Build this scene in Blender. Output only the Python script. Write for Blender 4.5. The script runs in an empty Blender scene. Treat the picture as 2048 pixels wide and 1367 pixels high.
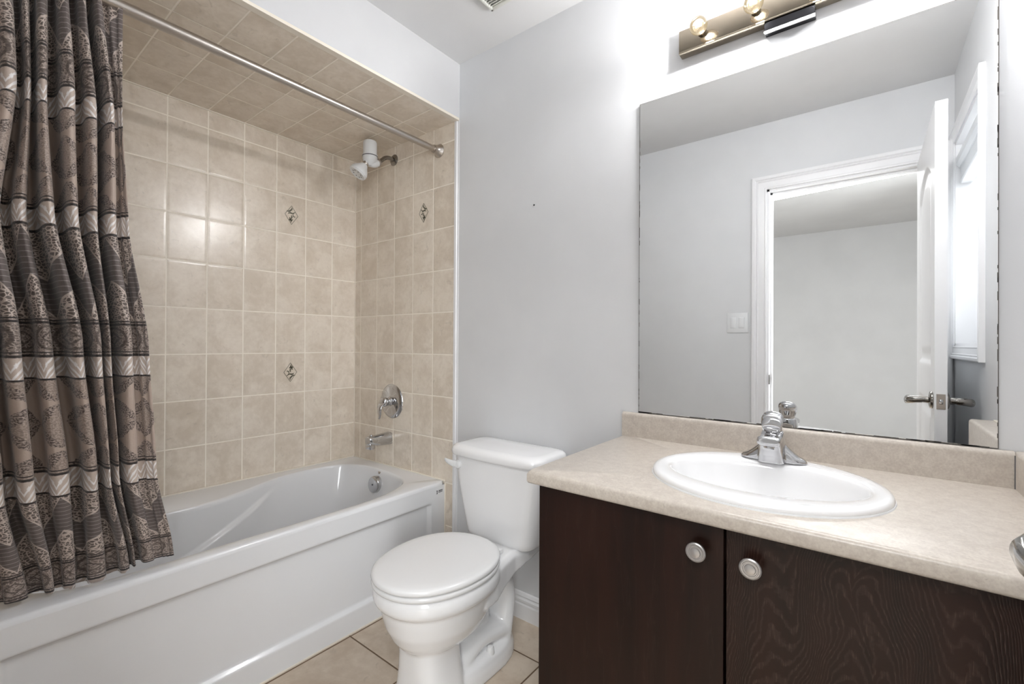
import bpy, bmesh, math, random
from mathutils import Vector, Matrix, noise as mnoise
random.seed(7)
PI = math.pi
C = bpy.context.scene.collection
S = bpy.context.scene

# ------------------------------------------------------------------ camera, world, lights, exposure
cam_d = bpy.data.cameras.new('camera'); cam = bpy.data.objects.new('camera', cam_d); C.objects.link(cam)
cam_d.sensor_width = 36.0; cam_d.lens = 36.0 * 909.2 / 2048.0; cam_d.clip_start = 0.02
yaw, pit, rol = math.radians(37.953), math.radians(0.2244), math.radians(0.3236)
fw = Vector((-math.sin(yaw) * math.cos(pit), math.cos(yaw) * math.cos(pit), math.sin(pit)))
rt = Vector((math.cos(yaw), math.sin(yaw), 0)); up = rt.cross(fw)
r2 = rt * math.cos(rol) + up * math.sin(rol); u2 = -rt * math.sin(rol) + up * math.cos(rol)
M = Matrix((r2, u2, -fw)).transposed().to_4x4(); M.translation = Vector((2.3387, -1.521, 1.1341))
cam.matrix_world = M
S.camera = cam

world = bpy.data.worlds.new('world'); S.world = world; world.use_nodes = True
bg = world.node_tree.nodes['Background']; bg.inputs[0].default_value = (0.97, 0.985, 1.0, 1); bg.inputs[1].default_value = 1.1

S.view_settings.view_transform = 'Standard'; S.view_settings.look = 'None'
S.view_settings.gamma = 1.0; S.view_settings.use_curve_mapping = False
S.view_settings.exposure = 0.80

BULB_W = 8.8            # watts of each of the four vanity bulbs
BULB_X = [1.93, 2.081, 2.232, 2.383]; BULB_Y = -0.076; BULB_Z = 2.113

def area(name, loc, target, sx, sy, watts, col):
    l = bpy.data.lights.new(name, 'AREA'); l.shape = 'RECTANGLE'; l.size = sx; l.size_y = sy
    l.energy = watts; l.color = col
    o = bpy.data.objects.new(name, l); C.objects.link(o); o.location = loc
    o.rotation_euler = (Vector(target) - Vector(loc)).to_track_quat('-Z', 'Y').to_euler()
    return o
# added unseen fills from the bedroom side and overhead, daylight through the bathroom window
area('bedroom_side_fill', (3.47, -2.42, 1.35), (1.3, -0.95, 1.15), 1.2, 1.5, 40, (0.95, 0.98, 1.0))  # added fill out of the mirror's view, brightens tub and toilet through the doorway
area('bedroom_overhead_fill', (2.15, -2.25, 2.36), (2.05, -1.5, 0.6), 1.4, 0.5, 21, (1.0, 1.0, 1.0))  # added fill hidden behind the door header, lifts the lower bathroom
area('bathroom_window_light', (2.80, -1.14, 1.62), (2.2, -1.14, 1.55), 0.55, 0.85, 4, (0.95, 0.98, 1.0))

# ------------------------------------------------------------------ node expression helper
class E:
    def __init__(s, nt, sock): s.nt = nt; s.s = sock
    def _m(s, op, *a):
        n = s.nt.nodes.new('ShaderNodeMath'); n.operation = op
        for i, x in enumerate((s,) + a):
            if isinstance(x, E): s.nt.links.new(x.s, n.inputs[i])
            else: n.inputs[i].default_value = float(x)
        return E(s.nt, n.outputs[0])
    def __add__(s, o): return s._m('ADD', o)
    def __radd__(s, o): return s._m('ADD', o)
    def __sub__(s, o): return s._m('SUBTRACT', o)
    def __rsub__(s, o): return s._m('MULTIPLY', -1)._m('ADD', o)
    def __mul__(s, o): return s._m('MULTIPLY', o)
    def __rmul__(s, o): return s._m('MULTIPLY', o)
    def __truediv__(s, o): return s._m('DIVIDE', o)
    def __neg__(s): return s._m('MULTIPLY', -1)
    def fract(s): return s._m('FRACT')
    def floor(s): return s._m('FLOOR')
    def abs(s): return s._m('ABSOLUTE')
    def sin(s): return s._m('SINE')
    def sqrt(s): return s._m('SQRT')
    def pow(s, o): return s._m('POWER', o)
    def min(s, o): return s._m('MINIMUM', o)
    def max(s, o): return s._m('MAXIMUM', o)
    def gt(s, o): return s._m('GREATER_THAN', o)
    def lt(s, o): return s._m('LESS_THAN', o)
    def step(s, a, b):      # smooth ramp 0..1 from a to b
        n = s.nt.nodes.new('ShaderNodeMapRange'); n.interpolation_type = 'SMOOTHSTEP'
        s.nt.links.new(s.s, n.inputs[0]); n.inputs[1].default_value = a; n.inputs[2].default_value = b
        return E(s.nt, n.outputs[0])
    def tri(s): return 1 - ((s.fract() * 2 - 1).abs())       # 0 at integers, 1 at halves

class NM:
    def __init__(s, name):
        s.m = bpy.data.materials.new(name); s.m.use_nodes = True; s.nt = s.m.node_tree
        s.b = s.nt.nodes['Principled BSDF']; s.out = s.nt.nodes['Material Output']
    def new(s, t): return s.nt.nodes.new(t)
    def obj(s):
        n = s.new('ShaderNodeTexCoord'); x = s.new('ShaderNodeSeparateXYZ'); s.nt.links.new(n.outputs['Object'], x.inputs[0])
        s.vec = n.outputs['Object']
        return E(s.nt, x.outputs[0]), E(s.nt, x.outputs[1]), E(s.nt, x.outputs[2])
    def uv(s):
        n = s.new('ShaderNodeTexCoord'); x = s.new('ShaderNodeSeparateXYZ'); s.nt.links.new(n.outputs['UV'], x.inputs[0])
        s.vec = n.outputs['UV']
        return E(s.nt, x.outputs[0]), E(s.nt, x.outputs[1])
    def comb(s, a, b, c=0.0):
        n = s.new('ShaderNodeCombineXYZ')
        for i, x in enumerate((a, b, c)):
            if isinstance(x, E): s.nt.links.new(x.s, n.inputs[i])
            else: n.inputs[i].default_value = x
        return n.outputs[0]
    def noise(s, vec, scale, detail=4, rough=0.55, dist=0.0):
        n = s.new('ShaderNodeTexNoise'); n.inputs['Scale'].default_value = scale; n.inputs['Detail'].default_value = detail
        n.inputs['Roughness'].default_value = rough; n.inputs['Distortion'].default_value = dist
        if vec is not None: s.nt.links.new(vec, n.inputs['Vector'])
        return E(s.nt, n.outputs['Fac'])
    def voro(s, vec, scale, feat='DISTANCE_TO_EDGE'):
        n = s.new('ShaderNodeTexVoronoi'); n.feature = feat; n.inputs['Scale'].default_value = scale
        s.nt.links.new(vec, n.inputs['Vector']); return E(s.nt, n.outputs['Distance'])
    def white(s, vec):
        n = s.new('ShaderNodeTexWhiteNoise'); s.nt.links.new(vec, n.inputs['Vector']); return E(s.nt, n.outputs['Value'])
    def mix(s, f, a, b):
        n = s.new('ShaderNodeMix'); n.data_type = 'RGBA'
        if isinstance(f, E): s.nt.links.new(f.s, n.inputs[0])
        else: n.inputs[0].default_value = f
        for i, x in ((6, a), (7, b)):
            if isinstance(x, tuple): n.inputs[i].default_value = (*x[:3], 1)
            else: s.nt.links.new(x, n.inputs[i])
        return n.outputs[2]
    def col(s, c):
        if isinstance(c, tuple): s.b.inputs['Base Color'].default_value = (*c[:3], 1)
        else: s.nt.links.new(c, s.b.inputs['Base Color'])
        return s
    def rough(s, r):
        if isinstance(r, E): s.nt.links.new(r.s, s.b.inputs['Roughness'])
        else: s.b.inputs['Roughness'].default_value = r
        return s
    def set(s, **k):
        for a, v in k.items(): s.b.inputs[a.replace('_', ' ')].default_value = v
        return s
    def bump(s, h, dist=0.001, strength=1.0):
        n = s.new('ShaderNodeBump'); n.inputs['Distance'].default_value = dist; n.inputs['Strength'].default_value = strength
        s.nt.links.new(h.s, n.inputs['Height']); s.nt.links.new(n.outputs[0], s.b.inputs['Normal']); return s

def srgb(r, g, b):
    f = lambda c: (c / 255 / 12.92) if c / 255 <= 0.04045 else ((c / 255 + 0.055) / 1.055) ** 2.4
    return (f(r), f(g), f(b))

def plain(name, c, rough=0.5, metal=0.0, **k):
    m = NM(name); m.col(c).rough(rough); m.b.inputs['Metallic'].default_value = metal; m.set(**k)
    return m

def paint(name, c, rough=0.55, bs=180, bd=0.0003):
    m = NM(name); m.obj(); n = m.noise(m.vec, 3.0, 3)
    m.col(m.mix(n.step(0.3, 0.7), tuple(x * 0.975 for x in c), tuple(x * 1.02 for x in c))).rough(rough)
    m.bump(m.noise(m.vec, bs, 2), bd, 0.5); return m.m

MAT = {}
MAT['wall'] = paint('wall_paint', (0.72, 0.728, 0.74))
MAT['ceiling'] = paint('ceiling_paint', (0.72, 0.72, 0.72), 0.8)
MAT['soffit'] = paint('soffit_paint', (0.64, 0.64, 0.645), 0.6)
MAT['trim'] = paint('trim_paint', (0.86, 0.86, 0.87), 0.3, 60, 0.0001)
MAT['door'] = paint('door_paint', (0.82, 0.82, 0.83), 0.35, 60, 0.0001)
MAT['bedroom'] = paint('bedroom_paint', (0.68, 0.68, 0.68))
MAT['porcelain'] = plain('porcelain', (0.88, 0.88, 0.885), 0.08, 0, Coat_Weight=0.5, Coat_Roughness=0.03).m
MAT['acrylic'] = plain('tub_acrylic', (0.80, 0.805, 0.815), 0.12, 0, Coat_Weight=0.4, Coat_Roughness=0.05).m
MAT['plastic'] = plain('white_plastic', (0.78, 0.79, 0.80), 0.3).m
MAT['seatplastic'] = plain('seat_plastic', (0.80, 0.80, 0.80), 0.16).m
MAT['chrome'] = plain('chrome', (0.56, 0.56, 0.57), 0.05, 1.0).m
MAT['darkchrome'] = plain('dark_chrome', (0.30, 0.285, 0.265), 0.12, 1.0).m
MAT['blackchrome'] = plain('black_chrome', (0.05, 0.05, 0.055), 0.12, 1.0).m
MAT['nickel'] = plain('brushed_nickel', (0.50, 0.46, 0.425), 0.28, 1.0).m
MAT['pewter'] = plain('pewter', (0.50, 0.485, 0.48), 0.30, 0.8).m
MAT['black'] = plain('black_rubber', (0.012, 0.012, 0.012), 0.5).m
MAT['grey'] = plain('grey_rubber', (0.12, 0.12, 0.13), 0.5).m
MAT['caulk'] = plain('caulk', srgb(236, 228, 214), 0.4).m
MAT['mirror'] = plain('mirror_silver', (0.90, 0.91, 0.91), 0.0, 1.0).m
MAT['mirroredge'] = plain('mirror_edge', (0.10, 0.09, 0.08), 0.4).m
MAT['brass'] = plain('fixture_metal', (0.33, 0.285, 0.225), 0.07, 1.0).m
MAT['ink'] = plain('label_ink', (0.03, 0.03, 0.035), 0.4).m
MAT['vent'] = plain('vent_plastic', (0.72, 0.72, 0.67), 0.5).m
MAT['outside'] = plain('render_wall', (0.8, 0.8, 0.8), 0.8).m

def bulb_mats():
    m = bpy.data.materials.new('bulb_glass'); m.use_nodes = True; nt = m.node_tree; nt.nodes.clear()
    out = nt.nodes.new('ShaderNodeOutputMaterial'); tr = nt.nodes.new('ShaderNodeBsdfTransparent')
    gl = nt.nodes.new('ShaderNodeBsdfGlossy'); gl.inputs['Roughness'].default_value = 0.03
    em = nt.nodes.new('ShaderNodeEmission'); em.inputs[0].default_value = (1.0, 0.78, 0.46, 1); em.inputs[1].default_value = 0.7
    lw = nt.nodes.new('ShaderNodeLayerWeight'); lw.inputs[0].default_value = 0.35
    m1 = nt.nodes.new('ShaderNodeMixShader'); m2 = nt.nodes.new('ShaderNodeMixShader')
    m1.inputs[0].default_value = 0.45
    nt.links.new(tr.outputs[0], m1.inputs[1]); nt.links.new(em.outputs[0], m1.inputs[2])
    nt.links.new(lw.outputs['Fresnel'], m2.inputs[0]); nt.links.new(m1.outputs[0], m2.inputs[1]); nt.links.new(gl.outputs[0], m2.inputs[2])
    nt.links.new(m2.outputs[0], out.inputs[0])
    f = bpy.data.materials.new('filament'); f.use_nodes = True; nt = f.node_tree; nt.nodes.clear()
    out = nt.nodes.new('ShaderNodeOutputMaterial'); em = nt.nodes.new('ShaderNodeEmission')
    em.inputs[0].default_value = (1.0, 0.86, 0.62, 1); em.inputs[1].default_value = 14.0
    nt.links.new(em.outputs[0], out.inputs[0])
    return m, f
MAT['bulb'], MAT['filament'] = bulb_mats()

def glass():
    m = bpy.data.materials.new('window_glass'); m.use_nodes = True; nt = m.node_tree; nt.nodes.clear()
    out = nt.nodes.new('ShaderNodeOutputMaterial'); tr = nt.nodes.new('ShaderNodeBsdfTransparent')
    gl = nt.nodes.new('ShaderNodeBsdfGlossy'); gl.inputs['Roughness'].default_value = 0.01
    lw = nt.nodes.new('ShaderNodeFresnel'); lw.inputs[0].default_value = 1.45
    mx = nt.nodes.new('ShaderNodeMixShader'); nt.links.new(lw.outputs[0], mx.inputs[0])
    nt.links.new(tr.outputs[0], mx.inputs[1]); nt.links.new(gl.outputs[0], mx.inputs[2]); nt.links.new(mx.outputs[0], out.inputs[0])
    return m
MAT['glass'] = glass()

# ---- ceramic tile: axis gives which object coordinates run across and up, with grout phase and pitch
def tile_mat(name, axis, o, pitch, base, base2, grout, gw=0.0050, rough=0.22, mott=9.0):
    m = NM(name); x, y, z = m.obj()
    a, b = {'yz': (y, z), 'xz': (x, z), 'yx': (y, x), 'xy': (x, y)}[axis]
    pa = (a - o[0]) / pitch[0]; pb = (b - o[1]) / pitch[1]
    da = (pa.fract() - 0.5).abs() * -pitch[0] + pitch[0] / 2      # metres to the nearest joint
    db = (pb.fract() - 0.5).abs() * -pitch[1] + pitch[1] / 2
    d = da.min(db)
    body = d.step(gw * 0.38, gw * 0.62)
    cell = m.comb(pa.floor(), pb.floor(), 3.0); rnd = m.white(cell)
    off = m.new('ShaderNodeVectorMath'); off.operation = 'ADD'; m.nt.links.new(m.vec, off.inputs[0])
    sc = m.comb(rnd * 7, rnd * 3, rnd * 11); m.nt.links.new(sc, off.inputs[1])
    n1 = m.noise(off.outputs[0], mott, 6, 0.62, 0.6); n2 = m.noise(off.outputs[0], mott * 6, 4, 0.6)
    f = (n1 * 0.75 + n2 * 0.3 + rnd * 0.10)
    c = m.mix(f.step(0.38, 0.80), base2, base)
    spot = m.noise(off.outputs[0], mott * 3.1, 3, 0.5, 1.2).step(0.62, 0.74)
    c = m.mix(spot * 0.35, c, tuple(v * 0.72 for v in base2))
    c = m.mix(body, grout, c)
    m.col(c); m.rough(0.75 - body * (0.75 - rough))
    m.bump(body * 1.0 + n2 * 0.05 + d.step(gw * 0.5, gw * 2.2) * 0.5, 0.0011, 0.7)
    return m.m
TB = srgb(240, 230, 216); TB2 = srgb(217, 204, 187); GR = srgb(254, 246, 233)
PY, PZ = 0.1512, 0.2026
MAT['tile_left'] = tile_mat('tile_left', 'yz', (-0.1494, 1.8911), (PY, PZ), TB, TB2, GR)
MAT['tile_back'] = tile_mat('tile_back', 'xz', (0.0587, 1.8911), (PY, PZ), TB, TB2, GR)
MAT['tile_top'] = tile_mat('tile_top', 'yx', (-0.1494, 0.0035), (PY, 0.2015), TB, TB2, GR)
MAT['tile_floor'] = tile_mat('tile_floor', 'xy', (1.432, -0.512), (0.3325, 0.3325), srgb(216, 202, 184), srgb(192, 174, 153), srgb(110, 88, 66), 0.0055, 0.35, 6.0)

def laminate():
    m = NM('laminate'); m.obj()
    a = m.noise(m.vec, 48, 5, 0.65, 0.3); b = m.noise(m.vec, 210, 3, 0.6); sp = m.noise(m.vec, 120, 2, 0.5, 0.5).step(0.68, 0.78)
    c = m.mix((a * 0.6 + b * 0.5).step(0.36, 0.76), srgb(184, 174, 164), srgb(207, 199, 188))
    c = m.mix(sp * 0.30, c, srgb(130, 120, 112)); m.col(c); m.rough(0.30)
    m.bump(b, 0.0002, 0.4); return m.m
MAT['laminate'] = laminate()

def wood(name, cath):
    m = NM(name); x, y, z = m.obj()
    v = m.comb(x * 6, y * 6, z * 0.7); n = m.noise(v, 3.0, 4, 0.6)
    if cath:
        wv = m.noise(m.comb(x * 4, 0.0, z * 2.2), 2.0, 2, 0.5)
        xc = (x - 2.33 + (wv - 0.5) * 0.10).abs()
        jit = m.noise(m.comb(x * 40, 0.0, z * 40), 2.0, 2, 0.5)
        h = z * -26 - (xc * xc + 0.0004).sqrt() * 118 + (xc * 52).sin() * 2.6 + wv * 5.0 + jit * 0.8
        ln = h.tri().step(0.45, 0.90)
    else:
        h = x * 26 + n * 4.0 + (z * 1.2).sin() * 0.5
        ln = h.tri().step(0.80, 0.98) * 0.35
    pores = m.noise(m.comb(x * 60, y * 60, z * 5), 9.0, 2, 0.5).step(0.5, 0.72)
    g = ln * (pores * 0.7 + 0.3)
    c = m.mix(n.step(0.3, 0.7), srgb(26, 12, 7), srgb(40, 20, 13)); c = m.mix(g * (0.55 if cath else 0.4), c, srgb(84, 66, 58)); m.b.inputs['Specular IOR Level'].default_value = 0.3
    m.col(c); m.rough(0.34); m.bump(g * -1, 0.0004, 0.5); return m.m
MAT['wood_plain'] = wood('espresso_wood', False); MAT['wood_cath'] = wood('espresso_oak_cathedral', True)

def curtain_mat():
    m = NM('curtain_jacquard'); s, z = m.uv()
    t = ((z - 1.036) / 0.684).fract() * 0.684
    p = 0.135
    leafA = (s / p).tri(); leafB = (s / p + 0.5).tri()
    inb = lambda a, b: t.gt(a) * t.lt(b)
    light = (inb(0.004, 0.057) + inb(0.388, 0.440)).min(1)
    edge = lambda c, w=0.0035: 1 - (t - c).abs().step(w * 0.7, w)
    dark = edge(0.002).max(edge(0.061)).max(edge(0.384)).max(edge(0.444)).max(edge(0.145)).max(edge(0.153, 0.002)).max(edge(0.070, 0.0018)).max(edge(0.453, 0.0018))
    warp = m.noise(m.comb(s, z), 30, 2)
    # lace net
    lace = m.voro(m.comb(s * 1.0, z * 1.0), 130).step(0.03, 0.15)     # 0 on the net threads, 1 in the holes
    fine = m.noise(m.comb(s, z), 300, 3).step(0.42, 0.58)
    # section with hanging and rising leaves
    up_b = 0.157 + leafA.pow(0.8) * 0.105 + (s / p * 6.283 * 2).sin() * 0.006
    dn_b = 0.384 - leafB.pow(0.8) * 0.125 + (s / p * 6.283 * 2).sin() * 0.006
    secB = inb(0.157, 0.382)
    upl = t.lt(up_b); dnl = t.gt(dn_b)
    leaf = (upl + dnl).min(1)
    outl = (1 - (t - up_b).abs().step(0.0022, 0.0042)).max(1 - (t - dn_b).abs().step(0.0022, 0.0042)) * secB
    stripe = (t / 0.0135).tri().step(0.84, 0.94)
    # star section
    q = 0.096
    dx = ((s / q).fract() - 0.5).abs() * 2; dz = (((t - 0.446) / 0.12).fract() - 0.5).abs() * 2
    star = (dx.pow(0.62) + dz.pow(0.62) + (warp - 0.5) * 0.5).lt(1.16)
    dx2 = ((s / q + 0.5).fract() - 0.5).abs() * 2; dz2 = (((t - 0.446) / 0.12 + 0.5).fract() - 0.5).abs() * 2
    star2 = (dx2.pow(0.62) + dz2.pow(0.62)).lt(0.98)
    secA = inb(0.446, 0.684)
    # medallion section
    mx = ((s / 0.075).fract() - 0.5).abs() * 2; mz = ((t - 0.107) / 0.036).abs()
    ring = 1 - ((mx * mx + mz * mz).sqrt() - 0.8).abs().step(0.05, 0.11)
    ring2 = 1 - ((mx + mz) - 0.45).abs().step(0.05, 0.10)
    secM = inb(0.072, 0.143)
    # ogee motif on the light bands
    lt1 = (t - 0.030) / 0.026; lt2 = (t - 0.414) / 0.026
    lt = t.lt(0.2) * lt1 + (1 - t.lt(0.2)) * lt2
    ox = ((s / 0.052).fract() - 0.5).abs() * 2
    # nested pointed arches with a small bud below
    oy = lt * 0.5 + 0.5                                     # 0 bottom .. 1 top of the band
    og = oy + (ox * 1.05 + (ox * 6.283).sin() * 0.07) + (warp - 0.5) * 0.12
    motif = (1 - (og - 1.0).abs().step(0.05, 0.10)).max(1 - (og - 0.72).abs().step(0.03, 0.07)).max((og.lt(0.36)) * (ox.lt(0.30)))
    motif = motif.max(1 - ((ox - 0.78).abs() * 1.4 + (oy - 0.68).abs()).step(0.10, 0.18)).max((og.gt(1.30)) * (1 - (og - 1.42).abs().step(0.04, 0.09)))
    c_mid = srgb(176, 160, 150); c_dk = srgb(80, 68, 62); c_st = srgb(104, 94, 90); c_tan = srgb(184, 166, 153)
    net = m.mix(lace * 0.9, srgb(206, 191, 180), c_dk)
    netf = m.mix(fine, c_mid, c_dk)
    lace_c = m.mix(0.45, netf, net)
    c = lace_c
    cB = m.mix(stripe * 0.75, c_st, srgb(180, 171, 166)); cB = m.mix(leaf, cB, net); cB = m.mix(outl, cB, srgb(200, 186, 176))
    cA = m.mix(star, netf, c_tan); cA = m.mix(star2, cA, m.mix(0.5, netf, c_tan))
    cM = m.mix((ring.max(ring2)) * 0.8, lace_c, c_dk)
    c = m.mix(secM, c, cM); c = m.mix(secB, c, cB); c = m.mix(secA, c, cA)
    cL = m.mix(motif, srgb(200, 184, 172), srgb(240, 236, 234))
    c = m.mix(light, c, cL); c = m.mix(dark, c, srgb(48, 41, 39))
    hsv = m.new('ShaderNodeHueSaturation'); hsv.inputs['Value'].default_value = 1.0; m.nt.links.new(c, hsv.inputs['Color'])
    m.col(hsv.outputs[0]); m.rough(0.55 - motif * light * 0.25); m.set(Sheen_Weight=0.25)
    m.bump(lace * 0.5 + fine * 0.3, 0.0006, 0.4)
    return m.m
MAT['curtain'] = curtain_mat()

# ------------------------------------------------------------------ mesh helpers
def link(name, bm, mat, parent=None, smooth=False, angle=40, mats=None):
    bmesh.ops.recalc_face_normals(bm, faces=bm.faces)
    me = bpy.data.meshes.new(name); bm.to_mesh(me); bm.free()
    o = bpy.data.objects.new(name, me); C.objects.link(o)
    for x in (mats or [mat]): me.materials.append(MAT[x] if isinstance(x, str) else x)
    if smooth:
        for p in me.polygons: p.use_smooth = True
        try: me.set_sharp_from_angle(angle=math.radians(angle))
        except Exception: pass
    if parent: o.parent = parent
    return o
def thing(name, label, cat, group=None, loc=(0, 0, 0)):
    o = bpy.data.objects.new(name, None); C.objects.link(o); o.empty_display_size = 0.05; o.location = loc
    return tag(o, label, cat, group)
def tag(o, label, cat, group=None):
    o['label'] = label; o['category'] = cat
    if group: o['group'] = group
    return o
def struct(o): o['kind'] = 'structure'; return o
def box(bm, x0, x1, y0, y1, z0, z1, bev=0.0, seg=2):
    g = bmesh.ops.create_cube(bm, size=1.0)
    vs = g['verts']
    for v in vs: v.co = Vector((x0 + (v.co.x + .5) * (x1 - x0), y0 + (v.co.y + .5) * (y1 - y0), z0 + (v.co.z + .5) * (z1 - z0)))
    if bev:
        es = list({e for v in vs for e in v.link_edges})
        bmesh.ops.bevel(bm, geom=es, offset=bev, segments=seg, profile=0.5, affect='EDGES')
    return bm
def quad(bm, pts):
    return bm.faces.new([bm.verts.new(Vector(p)) for p in pts])
def loft(bm, rings, closed=True, cap0=True, cap1=True):
    vr = [[bm.verts.new(Vector(p)) for p in r] for r in rings]; n = len(rings[0])
    for a, b in zip(vr, vr[1:]):
        for i in range(n if closed else n - 1):
            j = (i + 1) % n
            try: bm.faces.new((a[i], a[j], b[j], b[i]))
            except ValueError: pass
    if closed and cap0: bm.faces.new(list(reversed(vr[0])))
    if closed and cap1: bm.faces.new(vr[-1])
    return vr
def frame(d):
    d = Vector(d).normalized(); a = Vector((0, 0, 1)) if abs(d.z) < 0.9 else Vector((1, 0, 0))
    u = a.cross(d).normalized(); return u, d.cross(u)
def lathe(bm, prof, origin, axis, n=48, cap0=True, cap1=True):   # prof: (radius, distance along axis)
    u, v = frame(axis); ax = Vector(axis).normalized(); o = Vector(origin)
    loft(bm, [[o + ax * h + (u * math.cos(2 * PI * i / n) + v * math.sin(2 * PI * i / n)) * max(r, 1e-5) for i in range(n)] for r, h in prof], True, cap0, cap1)
    return bm
def tube(bm, pts, rad, n=20, cap=True):
    pts = [Vector(p) for p in pts]; rad = rad if isinstance(rad, (list, tuple)) else [rad] * len(pts)
    if len(rad) != len(pts):
        L = len(rad); q = [min(i * (L - 1) / (len(pts) - 1), L - 1.0001) for i in range(len(pts))]
        rad = [rad[int(t)] + (rad[min(int(t) + 1, L - 1)] - rad[int(t)]) * (t - int(t)) for t in q]
    rings = []; u = None
    for i, p in enumerate(pts):
        d = (pts[min(i + 1, len(pts) - 1)] - pts[max(i - 1, 0)]).normalized()
        if u is None: u, _ = frame(d)
        u = (u - d * u.dot(d)).normalized(); v = d.cross(u)
        rings.append([p + (u * math.cos(2 * PI * k / n) + v * math.sin(2 * PI * k / n)) * rad[i] for k in range(n)])
    loft(bm, rings, True, cap, cap); return bm
def spline(pts, n=8):
    out = []; P = [Vector(p) for p in pts]; P = [P[0] * 2 - P[1]] + P + [P[-1] * 2 - P[-2]]
    for i in range(1, len(P) - 2):
        for k in range(n):
            t = k / n; a, b, c, d = P[i - 1:i + 3]
            out.append(0.5 * ((2 * b) + (c - a) * t + (2 * a - 5 * b + 4 * c - d) * t * t + (3 * b - a - 3 * c + d) * t ** 3))
    out.append(P[-2]); return out
def interp(tab, x):
    if x <= tab[0][0]: return tab[0][1]
    for (a, fa), (b, fb) in zip(tab, tab[1:]):
        if x <= b:
            t = (x - a) / (b - a); t = t
            return fa + (fb - fa) * t
    return tab[-1][1]
def sm(x): x = max(0.0, min(1.0, x)); return x * x * (3 - 2 * x)
def superell(cx, cy, rx, ryb, ryf, z, n=64, e=2.0):     # ryb: towards +y, ryf: towards -y
    out = []
    for i in range(n):
        a = 2 * PI * i / n; c, s = math.cos(a), math.sin(a)
        x = rx * math.copysign(abs(c) ** (2 / e), c); y = (ryb if s > 0 else ryf) * math.copysign(abs(s) ** (2 / e), s)
        out.append((cx + x, cy + y, z))
    return out
def subsurf(o, lv=2):
    md = o.modifiers.new('subdivision', 'SUBSURF'); md.levels = lv; md.render_levels = lv; return o

# ------------------------------------------------------------------ room shell
XW, YF, ZC = 2.67, -1.512, 2.44
XB, XT, ZS = 0.8332, 0.807, 2.178
WT = 0.12
def slab(name, mat, *b, parent=None):
    bm = bmesh.new(); box(bm, *b); o = link(name, bm, mat, parent); return struct(o) if not parent else o
slab('floor', 'tile_floor', -0.12, XW + 0.12, YF - WT, 0.12, -0.06, 0.0)
slab('wall_back', 'wall', -0.12, XW + 0.15, 0.0, 0.12, 0.0, ZC)
slab('ceiling', 'ceiling', -0.12, XW + 0.15, YF - WT, 0.12, ZC, ZC + 0.08)
slab('wall_left', 'tile_left', -0.12, 0.0, YF - WT, 0.0, 0.0, ZS + 0.02)
slab('trim_1', 'tile_back', 0.0, XT, -0.004, 0.0, 0.0, ZS)                     # tiled plumbing wall face
slab('trim_2', 'tile_top', 0.0, XT, YF + 0.004, -0.004, ZS, ZS + 0.01)
slab('trim_3', 'tile_back', 0.0, XT, YF, YF + 0.004, 0.0, ZS)
# bulkhead over the tub
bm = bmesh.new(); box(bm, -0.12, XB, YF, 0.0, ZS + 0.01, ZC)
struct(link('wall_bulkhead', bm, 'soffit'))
bm = bmesh.new(); box(bm, XT, XB, YF, -0.002, ZS - 0.001, ZS + 0.010); struct(link('trim_4', bm, 'caulk'))
bm = bmesh.new(); box(bm, XT - 0.0005, XT + 0.016, -0.007, 0.0, 0.0, ZS, 0.0025); box(bm, XT + 0.014, XB, -0.0015, 0.0, 0.0, ZS)
struct(link('trim_5', bm, 'trim'))
bm = bmesh.new(); box(bm, 0.0, 0.006, YF, -0.004, ZS - 0.004, ZS); box(bm, 0.0, 0.0035, -0.0075, -0.004, 0.48, ZS)
struct(link('trim_6', bm, 'caulk'))

# right wall with window opening
WY0, WY1, WZ0, WZ1 = -1.452, -0.845, 1.135, 2.087
bm = bmesh.new()
box(bm, XW, XW + 0.15, WY1, 0.12, 0, ZC); box(bm, XW, XW + 0.15, YF - WT, WY0, 0, ZC)
box(bm, XW, XW + 0.15, WY0, WY1, 0, WZ0); box(bm, XW, XW + 0.15, WY0, WY1, WZ1, ZC)
struct(link('wall_right', bm, 'wall'))
win = thing('window_1', 'x', 'window'); del win['label']; del win['category']; win['kind'] = 'structure'
bm = bmesh.new()
def casing_strip(bm, axis, a0, a1, inner, outer, plane, sgn, th=0.019):
    """moulded casing board. axis 'y' or 'z' or 'x' is its length; inner/outer edges across; protrudes sgn*th from plane"""
    prof = [(0.0, 0.0), (0.0, 0.55), (0.10, 0.62), (0.16, 0.45), (0.55, 0.55), (0.62, 0.8), (0.70, 0.66), (0.78, 1.0), (0.93, 1.0), (1.0, 0.9), (1.0, 0.0)]
    return [(inner + (outer - inner) * p, plane + sgn * th * h) for p, h in prof]
def casing_frame(bm, P, y0, y1, z0, z1, w, plane, sgn, bottom=True, swap=False, th=0.019):
    """mitred casing around an opening y0..y1, z0..z1; P maps (across, plane offset, z) to 3D"""
    prof = casing_strip(bm, 'y', 0, 0, 0, 1, 0, 1, th)
    path = [(y0, z0, -1, -1), (y0, z1, -1, 1), (y1, z1, 1, 1), (y1, z0, 1, -1)]
    if not bottom: path = [(y0, 0.0, -1, 0), (y0, z1, -1, 1), (y1, z1, 1, 1), (y1, 0.0, 1, 0)]
    rings = [[P(a + da * w * p, plane + sgn * h, z + dz * w * p) for p, h in prof] for a, z, da, dz in path]
    if bottom: rings.append(rings[0])
    loft(bm, rings, closed=True, cap0=not bottom, cap1=not bottom)
casing_frame(bm, lambda a, h, z: (h, a, z), WY0, WY1, WZ0, WZ1, 0.058, XW, -1)
link('casing', bm, 'trim', win)
bm = bmesh.new()
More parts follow.
